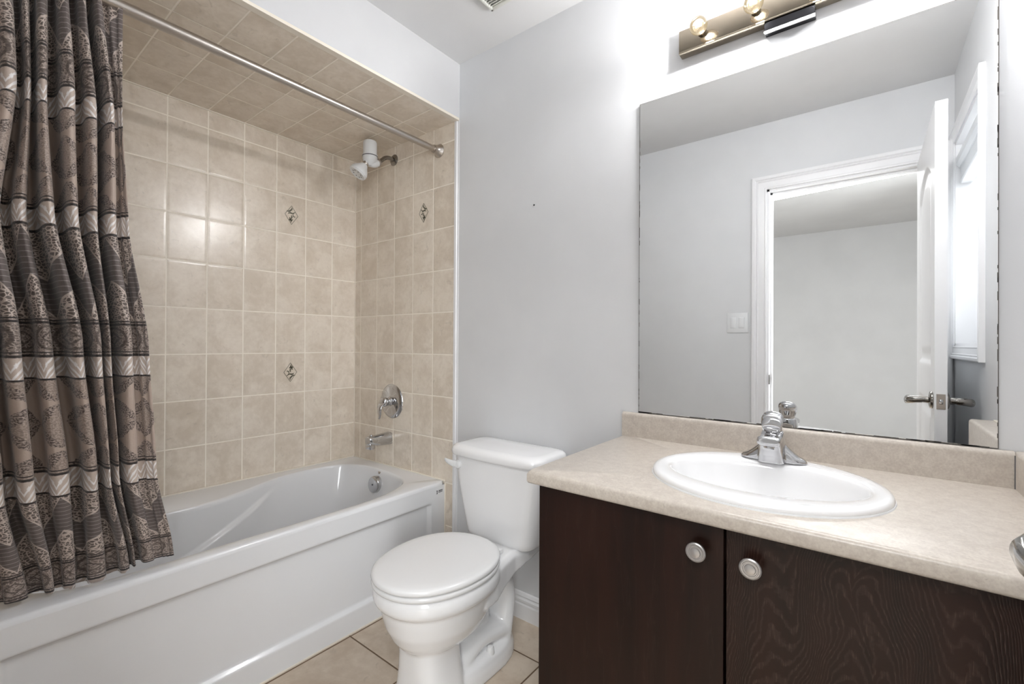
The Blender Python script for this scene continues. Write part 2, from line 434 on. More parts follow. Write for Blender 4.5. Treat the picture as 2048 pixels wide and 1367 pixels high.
for a in ((WY0, WY0 + .012, WZ0, WZ1), (WY1 - .012, WY1, WZ0, WZ1), (WY0, WY1, WZ0, WZ0 + .012), (WY0, WY1, WZ1 - .012, WZ1)):
    box(bm, XW - 0.004, XW + 0.15, a[0], a[1], a[2], a[3])
link('jamb_liner', bm, 'trim', win)
bm = bmesh.new()
for a in ((WY0 + .012, WY0 + .06, WZ0 + .012, WZ1 - .012), (WY1 - .06, WY1 - .012, WZ0 + .012, WZ1 - .012), (WY0 + .06, WY1 - .06, WZ0 + .012, WZ0 + .06), (WY0 + .06, WY1 - .06, WZ1 - .06, WZ1 - .012)):
    box(bm, XW + 0.075, XW + 0.115, a[0], a[1], a[2], a[3], 0.004)
link('window_sash', bm, 'trim', win)
bm = bmesh.new(); box(bm, XW + 0.092, XW + 0.098, WY0 + .06, WY1 - .06, WZ0 + .06, WZ1 - .06); link('window_pane', bm, 'glass', win)

# door wall (behind the camera) with the opening the camera stands in
DX0, DX1, DZ = 1.872, 2.588, 2.050
bm = bmesh.new()
box(bm, 0.0, DX0, YF - WT, YF, 0, ZC); box(bm, DX1, XW, YF - WT, YF, 0, ZC); box(bm, DX0, DX1, YF - WT, YF, DZ, ZC)
struct(link('wall_front', bm, 'wall'))
bm = bmesh.new(); casing_frame(bm, lambda a, h, z: (a, h, z), DX0 + .004, DX1 - .004, 0, DZ - .004, 0.078, YF, 1, bottom=False)
tr7 = struct(link('trim_7', bm, 'trim'))
bm = bmesh.new(); casing_frame(bm, lambda a, h, z: (a, h, z), DX0 + .004, DX1 - .004, 0, DZ - .004, 0.078, YF - WT, -1, bottom=False)
struct(link('trim_8', bm, 'trim'))
bm = bmesh.new()
box(bm, DX0, DX0 + .016, YF - WT, YF, 0, DZ); box(bm, DX1 - .016, DX1, YF - WT, YF, 0, DZ); box(bm, DX0, DX1, YF - WT, YF, DZ - .016, DZ)
box(bm, DX0 + .016, DX0 + .027, YF - .075, YF - .040, 0, DZ - .016); box(bm, DX1 - .027, DX1 - .016, YF - .075, YF - .040, 0, DZ - .016); box(bm, DX0 + .016, DX1 - .016, YF - .075, YF - .040, DZ - .027, DZ - .016)
jamb = struct(link('trim_9', bm, 'trim'))
bm = bmesh.new(); box(bm, DX0 + .0155, DX0 + .018, YF - .032, YF + .004, .905, .962, .001); box(bm, DX0 + .0175, DX0 + .0185, YF - .024, YF - .010, .922, .946)
link('strike_plate', bm, 'darkchrome', jamb, smooth=True)

# open door leaf, standing at a right angle to the door wall
def door():
    DYA, DYB, Z0, Z1, XA, XD = -1.506, -0.766, 0.012, 2.036, 2.536, 2.571
    def dep(y, z):
        def rr(yy0, yy1, zz0, zz1, arch=0):
            top = zz1
            if arch:
                t = (y - (yy0 + yy1) / 2) / ((yy1 - yy0) / 2); top = zz1 + arch * (1 - min(1, t * t))
            return min(y - yy0, yy1 - y, z - zz0, top - z)
        d = max(rr(DYA + .12, DYB - .12, .24, .92), rr(DYA + .12, DYB - .12, 1.06, 1.80, .09))
        if d <= 0: return 0
        if d < .022: return .009 * sm(d / .022)
        if d < .040: return .009
        if d < .075: return .009 - .006 * sm((d - .040) / .035)
        return .003
    bm = bmesh.new(); ny, nz = 110, 240
    for xs, sg in ((XA, 1), (XD, -1)):
        g = [[bm.verts.new((xs + sg * dep(DYA + (DYB - DYA) * i / ny, Z0 + (Z1 - Z0) * j / nz), DYA + (DYB - DYA) * i / ny, Z0 + (Z1 - Z0) * j / nz)) for i in range(ny + 1)] for j in range(nz + 1)]
        for j in range(nz):
            for i in range(ny): bm.faces.new((g[j][i], g[j][i + 1], g[j + 1][i + 1], g[j + 1][i]))
        if sg == 1: A = g
        else: B = g
    for i in range(ny):
        bm.faces.new((A[0][i], A[0][i + 1], B[0][i + 1], B[0][i])); bm.faces.new((A[nz][i], A[nz][i + 1], B[nz][i + 1], B[nz][i]))
    for j in range(nz):
        bm.faces.new((A[j][0], A[j + 1][0], B[j + 1][0], B[j][0])); bm.faces.new((A[j][ny], A[j + 1][ny], B[j + 1][ny], B[j][ny]))
    dr = struct(link('door_1', bm, 'door', smooth=True, angle=25))
    yl, zl = -0.826, 0.931
    for xs, sg in ((XA, -1), (XD, 1)):
        bm = bmesh.new()
        lathe(bm, [(0.0, 0), (.032, 0), (.033, .003), (.031, .008), (.024, .0105), (.013, .013), (.0115, .030), (.0125, .034)], (xs, yl, zl), (sg, 0, 0))
        # lever arm: a flat, slightly arched blade running back towards the hinges
        sec = []
        keys = [(.030, 0.004, 0, .0115, .0125, 0), (.050, .004, -.001, .013, .0135, 0.05), (.064, .000, -.003, .0140, .0145, .5), (.072, -.014, -.005, .0100, .0150, 1.2), (.074, -.034, -.007, .0070, .0150, 1.5), (.073, -.062, -.007, .0062, .0135, 1.6), (.068, -.092, -.004, .005, .011, 1.75), (.062, -.108, -.002, .003, .007, 1.8)]
        rings = []
        for (dx, dy, dz, a, b, th) in keys:
            d = Vector((sg * math.cos(th), -math.sin(th), 0)); side = Vector((d.y, -d.x, 0))
            c = Vector((xs + sg * dx, yl + dy, zl + dz))
            rings.append([c + side * a * math.cos(2 * PI * k / 20) + Vector((0, 0, 1)) * b * math.sin(2 * PI * k / 20) for k in range(20)])
        loft(bm, rings)
        link('door_handle', bm, 'darkchrome', dr, smooth=True, angle=50)
    bm = bmesh.new(); box(bm, XA + .005, XD - .005, DYB - .002, DYB + .0015, zl - .028, zl + .028, .001)
    lp = link('latch_plate', bm, 'nickel', dr)
    bm = bmesh.new(); box(bm, (XA + XD) / 2 - .006, (XA + XD) / 2 + .006, DYB, DYB + .010, zl - .009, zl + .009, .003); link('latch_bolt', bm, 'chrome', lp, smooth=True)
    for zh in (.25, 1.0, 1.80):
        bm = bmesh.new(); lathe(bm, [(.006, 0), (.006, .09)], (XD + .004, YF + .006, zh), (0, 0, 1), 16); box(bm, XD - .02, XD + .003, YF + .0055, YF + .0075, zh, zh + .09)
        link('hinge', bm, 'nickel', dr, smooth=True)
door()

# baseboards
def baseboard(name, pts, out):
    """pts: two ends on the floor at the wall; out: unit vector into the room"""
    prof = [(0, 0), (.013, 0), (.013, .060), (.010, .066), (.012, .072), (.012, .080), (.007, .088), (.009, .094), (.005, .104), (.0, .108)]
    bm = bmesh.new()
    loft(bm, [[(p[0] + out[0] * d, p[1] + out[1] * d, h) for d, h in prof] for p in pts])
    struct(link(name, bm, 'trim'))
baseboard('baseboard_back', [(XB, 0.0), (1.678, 0.0)], (0, -1))
baseboard('baseboard_front', [(0.80, YF), (1.79, YF)], (0, 1))
baseboard('baseboard_right', [(XW, YF + .02), (XW, -.60)], (-1, 0))

# bedroom behind the doorway
BX0, BX1, BY0, BY1 = -0.4, 3.5, -4.80, YF - WT
slab('wall_bedroom_far', 'bedroom', BX0 - .1, BX1 + .1, BY0 - .1, BY0, 0, ZC)
slab('wall_bedroom_left', 'bedroom', BX0 - .1, BX0, BY0, BY1, 0, ZC)
bm = bmesh.new(); box(bm, BX1, BX1 + .1, BY0, -3.05, 0, ZC); box(bm, BX1, BX1 + .1, -1.80, BY1 + .12, 0, ZC); box(bm, BX1, BX1 + .1, -3.05, -1.80, 0, .60); box(bm, BX1, BX1 + .1, -3.05, -1.80, 2.15, ZC)
struct(link('wall_bedroom_right', bm, 'bedroom'))
bm = bmesh.new(); box(bm, BX0, -0.12, BY1, BY1 + .12, 0, ZC); box(bm, XW + .15, BX1, BY1, BY1 + .12, 0, ZC)
struct(link('wall_bedroom_near', bm, 'bedroom'))
slab('ceiling_bedroom', 'ceiling', BX0 - .1, BX1 + .1, BY0 - .1, BY1, ZC, ZC + .08)
m = NM('bedroom_carpet'); m.obj(); m.col(m.mix(m.noise(m.vec, 300, 3), srgb(170, 160, 148), srgb(196, 188, 176))).rough(0.95); MAT['carpet'] = m.m
slab('floor_bedroom', 'carpet', BX0 - .1, BX1 + .1, BY0 - .1, BY1, -.06, 0.0)

# ------------------------------------------------------------------ decorative diamonds on three wall tiles
def motif(name, P):
    bm = bmesh.new()
    hw, hh, w = .0335, .048, .0018
    def seg(a, b, wa, wb=None):
        wb = wa if wb is None else wb
        a = Vector(a); b = Vector(b); d = (b - a).normalized(); n = Vector((-d.y, d.x))
        pts = [a + n * wa, b + n * wb, b - n * wb, a - n * wa]
        lo = [bm.verts.new(P(p.x, p.y, 0)) for p in pts]; hi = [bm.verts.new(P(p.x, p.y, .0006)) for p in pts]
        bm.faces.new(hi)
        for i in range(4): bm.faces.new((lo[i], lo[(i + 1) % 4], hi[(i + 1) % 4], hi[i]))
    c = [(0, hh), (hw, 0), (0, -hh), (-hw, 0)]
    for i in range(4): seg(c[i], c[(i + 1) % 4], w * .6)
    # scrolling leaves
    def leaf(x, y, a, L, W):
        n = 7; pr = None
        for i in range(n):
            t0 = i / n; t1 = (i + 1) / n
            A = a + t0 * 1.1; B = a + t1 * 1.1
            p0 = (x + L * t0 * math.cos(A), y + L * t0 * math.sin(A)); p1 = (x + L * t1 * math.cos(B), y + L * t1 * math.sin(B))
            seg(p0, p1, W * math.sin(PI * min(1, t0 + .03)) + .0004, W * math.sin(PI * t1) + .0004)
    for (x, y, a, L, W) in [(0, .040, -2.2, .022, .0030), (.004, .030, -1.6, .026, .0034), (-.012, .014, -1.0, .020, .0026), (.018, .004, 2.0, .022, .0030), (.002, .000, -2.4, .024, .0034), (-.020, -.006, -.4, .018, .0026), (.012, -.012, -2.6, .020, .0030), (-.006, -.020, -1.2, .020, .0032), (.002, -.040, 1.0, .020, .0028), (-.010, .004, 1.2, .018, .002)]:
        leaf(x, y, a, L, W)
    return bm
MAT['inlay'] = plain('inlay_paint', srgb(112, 108, 92), 0.3).m
LW = bpy.data.objects['wall_left']; BWt = bpy.data.objects['trim_1']
link('tile_motif', motif('m', lambda a, b, h: (0.0005 + h, -.3765 - a, 1.790 + b)), 'inlay', LW)
link('tile_motif', motif('m', lambda a, b, h: (0.0005 + h, -.3765 + a, .9815 - b)), 'inlay', LW)
link('tile_motif', motif('m', lambda a, b, h: (.591 + a, -.0045 - h, 1.786 + b)), 'inlay', BWt)

# nail hole with plug on the wall
bm = bmesh.new(); lathe(bm, [(0, 0), (.004, 0), (.0042, .0015), (.002, .002), (0, .002)], (1.263, 0, 1.702), (0, -1, 0), 20)
an = tag(link('wall_anchor', bm, 'plastic', smooth=True), 'tiny white wall anchor with a dark hole in the grey wall between tub and mirror', 'wall anchor')
bm = bmesh.new(); lathe(bm, [(0, 0), (.0034, 0), (.0034, .0026), (0, .0026)], (1.264, 0, 1.7022), (0, -1, 0), 16); link('hole', bm, 'black', an)

# ------------------------------------------------------------------ bathtub
def polar_ring(outline, center, n, z):
    """resample a closed 2D outline by angle about center"""
    cx, cy = center; out = []
    pts = outline; m_ = len(pts)
    for i in range(n):
        a = 2 * PI * i / n; dx, dy = math.cos(a), math.sin(a); best = None
        for k in range(m_):
            x1, y1 = pts[k][0] - cx, pts[k][1] - cy; x2, y2 = pts[(k + 1) % m_][0] - cx, pts[(k + 1) % m_][1] - cy
            den = dx * (y2 - y1) - dy * (x2 - x1)
            if abs(den) < 1e-12: continue
            t = (x1 * (y2 - y1) - y1 * (x2 - x1)) / den; u = (x1 * dy - y1 * dx) / den
            if t > 0 and -1e-9 <= u <= 1 + 1e-9 and (best is None or t < best): best = t
        out.append(Vector((cx + dx * best, cy + dy * best, z)))
    return out
def closed_spline(pts, n=10):
    P = [Vector((p[0], p[1], 0)) for p in pts]; L = len(P); out = []
    for i in range(L):
        a, b, c, d = P[(i - 1) % L], P[i], P[(i + 1) % L], P[(i + 2) % L]
        for k in range(n):
            t = k / n; out.append(0.5 * ((2 * b) + (c - a) * t + (2 * a - 5 * b + 4 * c - d) * t * t + (3 * b - a - 3 * c + d) * t ** 3))
    return [(p.x, p.y) for p in out]
def rect(x0, x1, y0, y1, r=0.0):
    if not r: return [(x1, y1), (x0, y1), (x0, y0), (x1, y0)]
    out = []
    for cx, cy, a0 in ((x1 - r, y1 - r, 0), (x0 + r, y1 - r, 90), (x0 + r, y0 + r, 180), (x1 - r, y0 + r, 270)):
        for k in range(7):
            a = math.radians(a0 + k * 15); out.append((cx + r * math.cos(a), cy + r * math.sin(a)))
    return out
ZT = 0.481
def bathtub():
    X0, X1, Y0, Y1 = 0.002, 0.757, YF + .006, -0.006
    open_ = closed_spline([(.235, -.93), (.226, -.81), (.178, -.667), (.108, -.517), (.078, -.40), (.080, -.275), (.118, -.150), (.235, -.088), (.428, -.086), (.590, -.125), (.668, -.225), (.705, -.380), (.707, -.54), (.705, -.70), (.700, -.90), (.698, -1.10), (.68, -1.27), (.60, -1.37), (.44, -1.40), (.30, -1.36), (.235, -1.22), (.232, -1.07)], 8)
    ctr = (0.42, -0.62); N = 220
    def shrink(o, kx, ky, sx=0, sy=0): return [((x - ctr[0]) * kx + ctr[0] + sx, (y - ctr[1]) * ky + ctr[1] + sy) for x, y in o]
    bm = bmesh.new(); rings = []
    R = lambda ins, z, r=.012: polar_ring(rect(X0 + ins * .2, X1 - ins, Y0 + ins * .2, Y1 - ins * .2, r), ctr, N, z)
    rings += [R(0, ZT - .016), R(.0015, ZT - .009), R(.005, ZT - .003), R(.011, ZT)]
    op = polar_ring(open_, ctr, N, ZT)
    def off(ring, d, z):       # move ring points radially by d
        o = []
        for p in ring:
            v = Vector((p.x - ctr[0], p.y - ctr[1], 0)); l = v.length; q = Vector((ctr[0], ctr[1], 0)) + v * ((l + d) / l); o.append(Vector((q.x, q.y, z)))
        return o
    rings += [off(op, .010, ZT - .0005), off(op, .004, ZT - .002), off(op, 0, ZT - .007), off(op, -.003, ZT - .016)]
    bot = polar_ring(closed_spline([(.26, -1.05), (.19, -.80), (.155, -.45), (.19, -.24), (.42, -.20), (.60, -.27), (.64, -.50), (.635, -.85), (.60, -1.07), (.43, -1.14)], 8), ctr, N, .11)
    top = off(op, -.003, ZT - .016)
    for k in range(1, 61):
        t = k / 60; z = (ZT - .016) + (.115 - ZT + .016) * t
        w = t * .75 if t < .8 else .6 + (t - .8) / .2 * .4
        rg = [Vector((a.x + (b.x - a.x) * w, a.y + (b.y - a.y) * w, z)) for a, b in zip(top, bot)]
        for p in rg:
            if p.x < .40 and -1.32 < p.y < -.45:
                zc = .432 - (-.53 - p.y) * .39
                p.x += .020 * sm((zc - p.z + .004) / .016) * sm((-.47 - p.y) / .16) * sm((p.y + 1.32) / .1) * (1 - sm((zc - p.z) / .20))
        rings.append(rg)
    rings.append([Vector((ctr[0] + (p.x - ctr[0]) * .88, ctr[1] + (p.y - ctr[1]) * .92, .104)) for p in bot])
    rings.append([Vector((ctr[0] + (p.x - ctr[0]) * .3, ctr[1] + (p.y - ctr[1]) * .3, .100)) for p in bot])
    loft(bm, rings, True, False, True)
    # hidden back and end skirts down to the floor
    # front apron with a recessed panel
    ny, nz = 190, 90; za = ZT - .016
    def dep(y, z):
        e = min(z - .086, .394 - z, -.092 - y, y - (YF + .095))
        return -.016 * sm(e / .010) if z > .2 or e < .004 or True else 0
    g = [[bm.verts.new((X1 + dep(Y0 + (Y1 - Y0) * i / ny, za * j / nz), Y0 + (Y1 - Y0) * i / ny, za * j / nz)) for i in range(ny + 1)] for j in range(nz + 1)]
    for j in range(nz):
        for i in range(ny): bm.faces.new((g[j][i], g[j][i + 1], g[j + 1][i + 1], g[j + 1][i]))
    quad(bm, [(X0, Y1, 0), (X1, Y1, 0), (X1, Y1, za), (X0, Y1, za)]); quad(bm, [(X0, Y0, 0), (X1, Y0, 0), (X1, Y0, za), (X0, Y0, za)])
    root = thing('bathtub', 'white acrylic alcove bathtub with a recessed front panel, set into the tiled niche', 'bathtub')
    link('tub_shell', bm, 'acrylic', root, smooth=True, angle=60)
    # overflow cover and screw, small clip above
    bm = bmesh.new(); ax = Vector((.02, -1, .12)); ox = (.350, -.100, .408)
    lathe(bm, [(0, -.022), (.0415, -.022), (.0425, .016), (.040, .021), (.034, .0235), (.004, .0245), (0, .0245)], ox, ax)
    ov = link('overflow_cover', bm, 'chrome', root, smooth=True); ov['label'] = 'round chrome overflow cover'
    bm = bmesh.new(); lathe(bm, [(0, .0), (.0045, .0), (.0045, .0262), (0, .0262)], ox, ax, 16); link('screw', bm, 'grey', ov)
    bm = bmesh.new(); lathe(bm, [(0, -.004), (.014, -.004), (.012, .002), (0, .003)], (.352, -.078, .470), (0, -.55, .8), 24); link('maker_badge', bm, 'nickel', root, smooth=True)
    # small dark maker's mark on the front corner
    bm = bmesh.new(); xm = X1 + .0004
    def bar(y0, y1, z0, z1): box(bm, X1 - .0005, xm, y0, y1, z0, z1)
    bar(-.058, -.0545, .430, .446); bar(-.060, -.0525, .443, .446); bar(-.060, -.0525, .430, .4325); bar(-.051, -.047, .437, .4385)
    for k in range(4): bar(-.045 + k * .0062, -.0408 + k * .0062, .440, .446); bar(-.045 + k * .0062, -.0435 + k * .0062, .434, .446)
    bar(-.045, -.022, .4345, .4365)
    link('maker_mark', bm, 'ink', root)
    bm = bmesh.new()
    box(bm, .001, .009, Y0, -.004, ZT - .004, ZT + .005, .003); box(bm, .001, X1, -.011, -.004, ZT - .004, ZT + .005, .003)
    box(bm, X1 - .002, X1 + .004, -.010, -.003, 0, ZT - .01, .002); box(bm, X1 - .001, X1 + .005, Y0, -.003, 0, .006, .002)
    link('caulk_seam', bm, 'caulk', root, smooth=True)
bathtub()

# ------------------------------------------------------------------ curtain rod
ROD = (.702, 2.066)
rod = thing('curtain_rod', 'brushed nickel tension rod across the tub opening with flared end caps', 'curtain rod')
bm = bmesh.new(); lathe(bm, [(.0142, 0), (.0142, .955)], (ROD[0], -.02, ROD[1]), (0, -1, 0), 32); link('inner_tube', bm, 'nickel', rod, smooth=True)
bm = bmesh.new(); lathe(bm, [(.0143, .952), (.0163, .9525), (.0163, 1.49)], (ROD[0], 0, ROD[1]), (0, -1, 0), 32); link('outer_tube', bm, 'nickel', rod, smooth=True)
for yy, sg in ((-.0045, -1), (YF + .0045, 1)):
    bm = bmesh.new(); lathe(bm, [(0, 0), (.032, 0), (.0335, .003), (.031, .007), (.025, .014), (.021, .022), (.0195, .030), (.0190, .036), (.0160, .037), (.0160, .042)], (ROD[0], yy, ROD[1]), (0, sg, 0), 40)
    link('end_flange', bm, 'nickel', rod, smooth=True)

# ------------------------------------------------------------------ shower curtain
def curtain():
    K = .00092
    # (z, [valley, crest, valley, crest ... , edge]) in image columns along the hanging plane, right edge last
    rows = [
        (2.06, [-150, -118, -92, -62, -30, -14, 0, 20, 42, 60, 72, 92, 112, 130, 150, 172, 188, 206, 222, 240, 262], -1.196),
        (1.75, [-150, -118, -92, -60, -24, -6, 12, 42, 66, 76, 88, 100, 118, 152, 178, 204, 223, 243, 262, 266, 270], -1.197),
        (1.45, [-158, -120, -90, -58, -28, -16, -4, 22, 46, 70, 96, 120, 148, 172, 192, 214, 232, 250, 272, 282, 290], -1.185),
        (1.13, [-170, -128, -90, -56, -26, -14, -2, 28, 58, 88, 122, 150, 176, 192, 208, 222, 236, 262, 285, 300, 312], -1.138),
        (0.77, [-185, -140, -100, -58, -16, 10, 34, 66, 94, 132, 168, 194, 214, 228, 240, 250, 258, 282, 310, 328, 342], -1.116),
        (0.489, [-195, -150, -110, -64, -22, 24, 62, 84, 100, 124, 142, 186, 222, 246, 264, 272, 278, 304, 330, 350, 366], -1.066)]
    n = 21
    amp = {2.06: .036, 1.75: .058, 1.45: .068, 1.13: .066, .77: .050, .489: .018}
    deep = [1, 1, 1, 1, 1, .7, 1.1, 1, .9, .6, 1.1, 1, 1, 1, .9, .7, 1.7, .75, -.1, .45, -.65]
    def row(z):
        for (a, b) in zip(rows, rows[1:]):
            if z >= b[0]:
                t = (a[0] - z) / (a[0] - b[0]); t = sm(t) * .5 + t * .5
                ys = [pa + (pb - pa) * t for pa, pb in zip(a[1], b[1])]; e = a[2] + (b[2] - a[2]) * t
                am = amp[a[0]] + (amp[b[0]] - amp[a[0]]) * t
                return ys, e, am
        return rows[-1][1], rows[-1][2], amp[.489]
    SS = 14; nz = 230; zt, zb = 2.102, .489
    grid = []; uvs = []
    bm = bmesh.new(); uvl = bm.loops.layers.uv.new('UVMap')
    seglen = [.052 + .012 * math.sin(i * 1.7) for i in range(n)]; seglen[17:] = [.040, .034, .030, .030]
    for j in range(nz + 1):
        z = zt + (zb - zt) * j / nz
        ys, e, am = row(z); u_e = ys[-1]; pts = []; s = 0
        for i in range(n - 1):
            for k in range(SS + (1 if i == n - 2 else 0)):
                t = k / SS
                # i even: valley -> crest
                v0, v1 = (0, 1) if i % 2 == 0 else (1, 0)
                d0, d1 = deep[i], deep[i + 1]
                xa = (1 if v0 else -1) * am * d0; xb_ = (1 if v1 else -1) * am * d1
                ph = .5 - .5 * math.cos(PI * t)
                x = xa + (xb_ - xa) * ph
                uu = ys[i] + (ys[i + 1] - ys[i]) * (t + .19 * math.sin(2 * PI * t))
                y = e + (uu - u_e) * K
                w = mnoise.noise(Vector((s * 14, z * 3.2, 1.3))) * .006 + mnoise.noise(Vector((s * 30, z * 9, 5.3))) * .002
                xc = .690 if z > .6 else .690 - .010 * sm((.6 - z) / .11)
                pts.append((xc + x + w, y + mnoise.noise(Vector((s * 12, z * 3, 9.1))) * .004, z + (.006 * math.sin(s * 9) if j == nz else 0), s + t * seglen[i]))
            s += seglen[i]
        grid.append(pts)
    vs = [[bm.verts.new(p[:3]) for p in r] for r in grid]
    for j in range(nz):
        for i in range(len(grid[0]) - 1):
            f = bm.faces.new((vs[j][i], vs[j][i + 1], vs[j + 1][i + 1], vs[j + 1][i]))
            for l, (jj, ii) in zip(f.loops, ((j, i), (j, i + 1), (j + 1, i + 1), (j + 1, i))):
                zz = grid[jj][ii][2]; l[uvl].uv = (grid[jj][ii][3], zz if zz > .745 else .745 - (.745 - zz) * 1.33)
    root = thing('shower_curtain', 'brown and grey damask fabric shower curtain bunched at the near end of the tub', 'shower curtain')
    o = link('curtain_cloth', bm, 'curtain', root, smooth=True, angle=180)
    md = o.modifiers.new('thickness', 'SOLIDIFY'); md.thickness = .0012; md.offset = 0
    for i in (1, 3, 5, 7, 9, 11, 13, 15, 17):
        ys, e, am = row(2.05); y = e + (ys[i] - ys[-1]) * K
        bm = bmesh.new(); r = .0215
        tube(bm, [(ROD[0] + r * math.sin(a), y, ROD[1] - .003 + r * math.cos(a)) for a in [k * 2 * PI / 24 for k in range(25)]], .0016, 10)
        link('curtain_ring', bm, 'nickel', root, smooth=True)
curtain()

# ------------------------------------------------------------------ shower head
sh = thing('showerhead', 'white shower head with upright filter canister on a short chrome arm', 'shower head')
bm = bmesh.new(); lathe(bm, [(0, 0), (.029, 0), (.030, .003), (.026, .007), (.013, .010), (0, .0105)], (.355, -.004, 2.106), (0, -1, 0)); link('arm_flange', bm, 'darkchrome', sh, smooth=True)
bm = bmesh.new(); tube(bm, spline([(.355, -.006, 2.106), (.355, -.035, 2.108), (.355, -.062, 2.100), (.355, -.085, 2.080), (.355, -.105, 2.063)], 6), .0105, 20); link('shower_arm', bm, 'darkchrome', sh, smooth=True)
bm = bmesh.new()
lathe(bm, [(0, 0), (.014, 0), (.020, .008), (.033, .022), (.036, .034), (.036, .048), (.0375, .049), (.0375, .054), (.034, .056), (.034, .116), (.031, .123), (.020, .128), (0, .129)], (.345, -.148, 2.034), (0, 0, 1))
tube(bm, spline([(.355, -.098, 2.068), (.352, -.115, 2.055), (.348, -.135, 2.050), (.345, -.150, 2.052), (.338, -.172, 2.046)], 5), [.0165, .018, .020, .020, .018, .015], 24)
fl = link('filter_canister', bm, 'plastic', sh, smooth=True); fl['label'] = 'white water filter canister'
bm = bmesh.new(); lathe(bm, [(.0175, 0), (.0185, .002), (.0185, .010), (.0175, .012)], (.3553, -.100, 2.066), (-.02, -.85, -.5), 32); link('inlet_collar', bm, 'nickel', fl, smooth=True)
bm = bmesh.new(); lathe(bm, [(.0372, 0), (.0378, .001), (.0378, .004), (.0372, .005)], (.345, -.148, 2.079), (0, 0, 1), 40, False, False); link('canister_ring', bm, 'grey', fl, smooth=True)
hd_ax = Vector((-.22, -.52, -.80)).normalized(); hd_o = Vector((.340, -.166, 2.044))
bm = bmesh.new(); lathe(bm, [(.0135, -.004), (.0150, 0), (.0150, .010), (.0135, .012)], hd_o, hd_ax, 32); link('swivel_collar', bm, 'nickel', sh, smooth=True)
bm = bmesh.new(); lathe(bm, [(.012, .010), (.018, .016), (.024, .026), (.038, .045), (.044, .056), (.0455, .064), (.0455, .070), (.043, .072), (.043, .076), (.040, .078), (.038, .0765), (.012, .0755), (0, .0765)], hd_o, hd_ax, 56); hp = link('spray_face', bm, 'plastic', sh, smooth=True)
bm = bmesh.new(); u, v = frame(hd_ax); cc = hd_o + hd_ax * .076
for k in range(8):
    a = 2 * PI * k / 8; p = cc + (u * math.cos(a) + v * math.sin(a)) * .024
    d = (u * math.cos(a) + v * math.sin(a)); e = hd_ax.cross(d)
    vs = []
    for kk in range(12):
        b = 2 * PI * kk / 12; vs.append(p + d * .0042 * math.cos(b) + e * .0026 * math.sin(b))
    loft(bm, [[q - hd_ax * .003 for q in vs], [q + hd_ax * .0010 for q in vs]])
link('spray_nozzles', bm, 'grey', hp)

# ------------------------------------------------------------------ tub valve and spout
vt = thing('shower_valve', 'round chrome shower valve plate with a curved lever on the tiled wall', 'shower valve')
bm = bmesh.new(); lathe(bm, [(0, 0), (.090, 0), (.091, .002), (.088, .006), (.076, .012), (.066, .0135), (.040, .016), (.030, .018), (0, .018)], (.350, -.004, .826), (0, -1, 0), 72); link('escutcheon', bm, 'chrome', vt, smooth=True)
bm = bmesh.new(); lathe(bm, [(.025, .014), (.024, .022), (.017, .026), (.016, .034), (.022, .038), (.025, .048), (.024, .060), (.016, .068), (0, .070)], (.350, -.004, .826), (0, -1, 0), 40)
rings = []
for (dy, dz, a, b) in [(-.045, .006, .020, .020), (-.064, -.004, .020, .016), (-.078, -.022, .018, .011), (-.080, -.046, .014, .007), (-.078, -.066, .011, .0055), (-.082, -.082, .009, .004), (-.083, -.086, .004, .002)]:
    rings.append([(.350 + a * math.cos(2 * PI * k / 24), -.004 + dy + b * math.sin(2 * PI * k / 24) * .9, .826 + dz + b * math.sin(2 * PI * k / 24) * .45) for k in range(24)])
loft(bm, rings); link('valve_lever', bm, 'chrome', vt, smooth=True, angle=60)
sp = thing('tub_spout', 'chrome tub spout with diverter knob on the tiled wall above the tub rim', 'tub spout')
bm = bmesh.new(); rings = []
for (dy, zc, rx, rz) in [(-.004, 0, .031, .034), (-.008, 0, .0315, .034), (-.050, 0, .0295, .031), (-.085, .001, .0275, .028), (-.112, .002, .026, .0255), (-.132, .003, .0245, .024), (-.139, .003, .022, .0215), (-.141, .003, .012, .012)]:
    rings.append([(.328 + rx * math.copysign(abs(math.cos(a)) ** .8, math.cos(a)), dy, .628 + zc + rz * math.copysign(abs(math.sin(a)) ** .8, math.sin(a))) for a in [2 * PI * k / 32 for k in range(32)]])
loft(bm, rings); box(bm, .306, .350, -.139, -.106, .588, .625, .005)
link('spout_body', bm, 'chrome', sp, smooth=True, angle=50)
bm = bmesh.new(); lathe(bm, [(.003, 0), (.003, .012), (.007, .013), (.008, .018), (.006, .022), (0, .023)], (.328, -.118, .640), (0, 0, 1), 20); link('diverter_knob', bm, 'chrome', sp, smooth=True)
bm = bmesh.new(); lathe(bm, [(.028, 0), (.034, .0), (.0345, .0025), (.031, .004)], (.328, -.004, .628), (0, -1, 0), 40); link('caulk_ring', bm, 'caulk', sp, smooth=True)

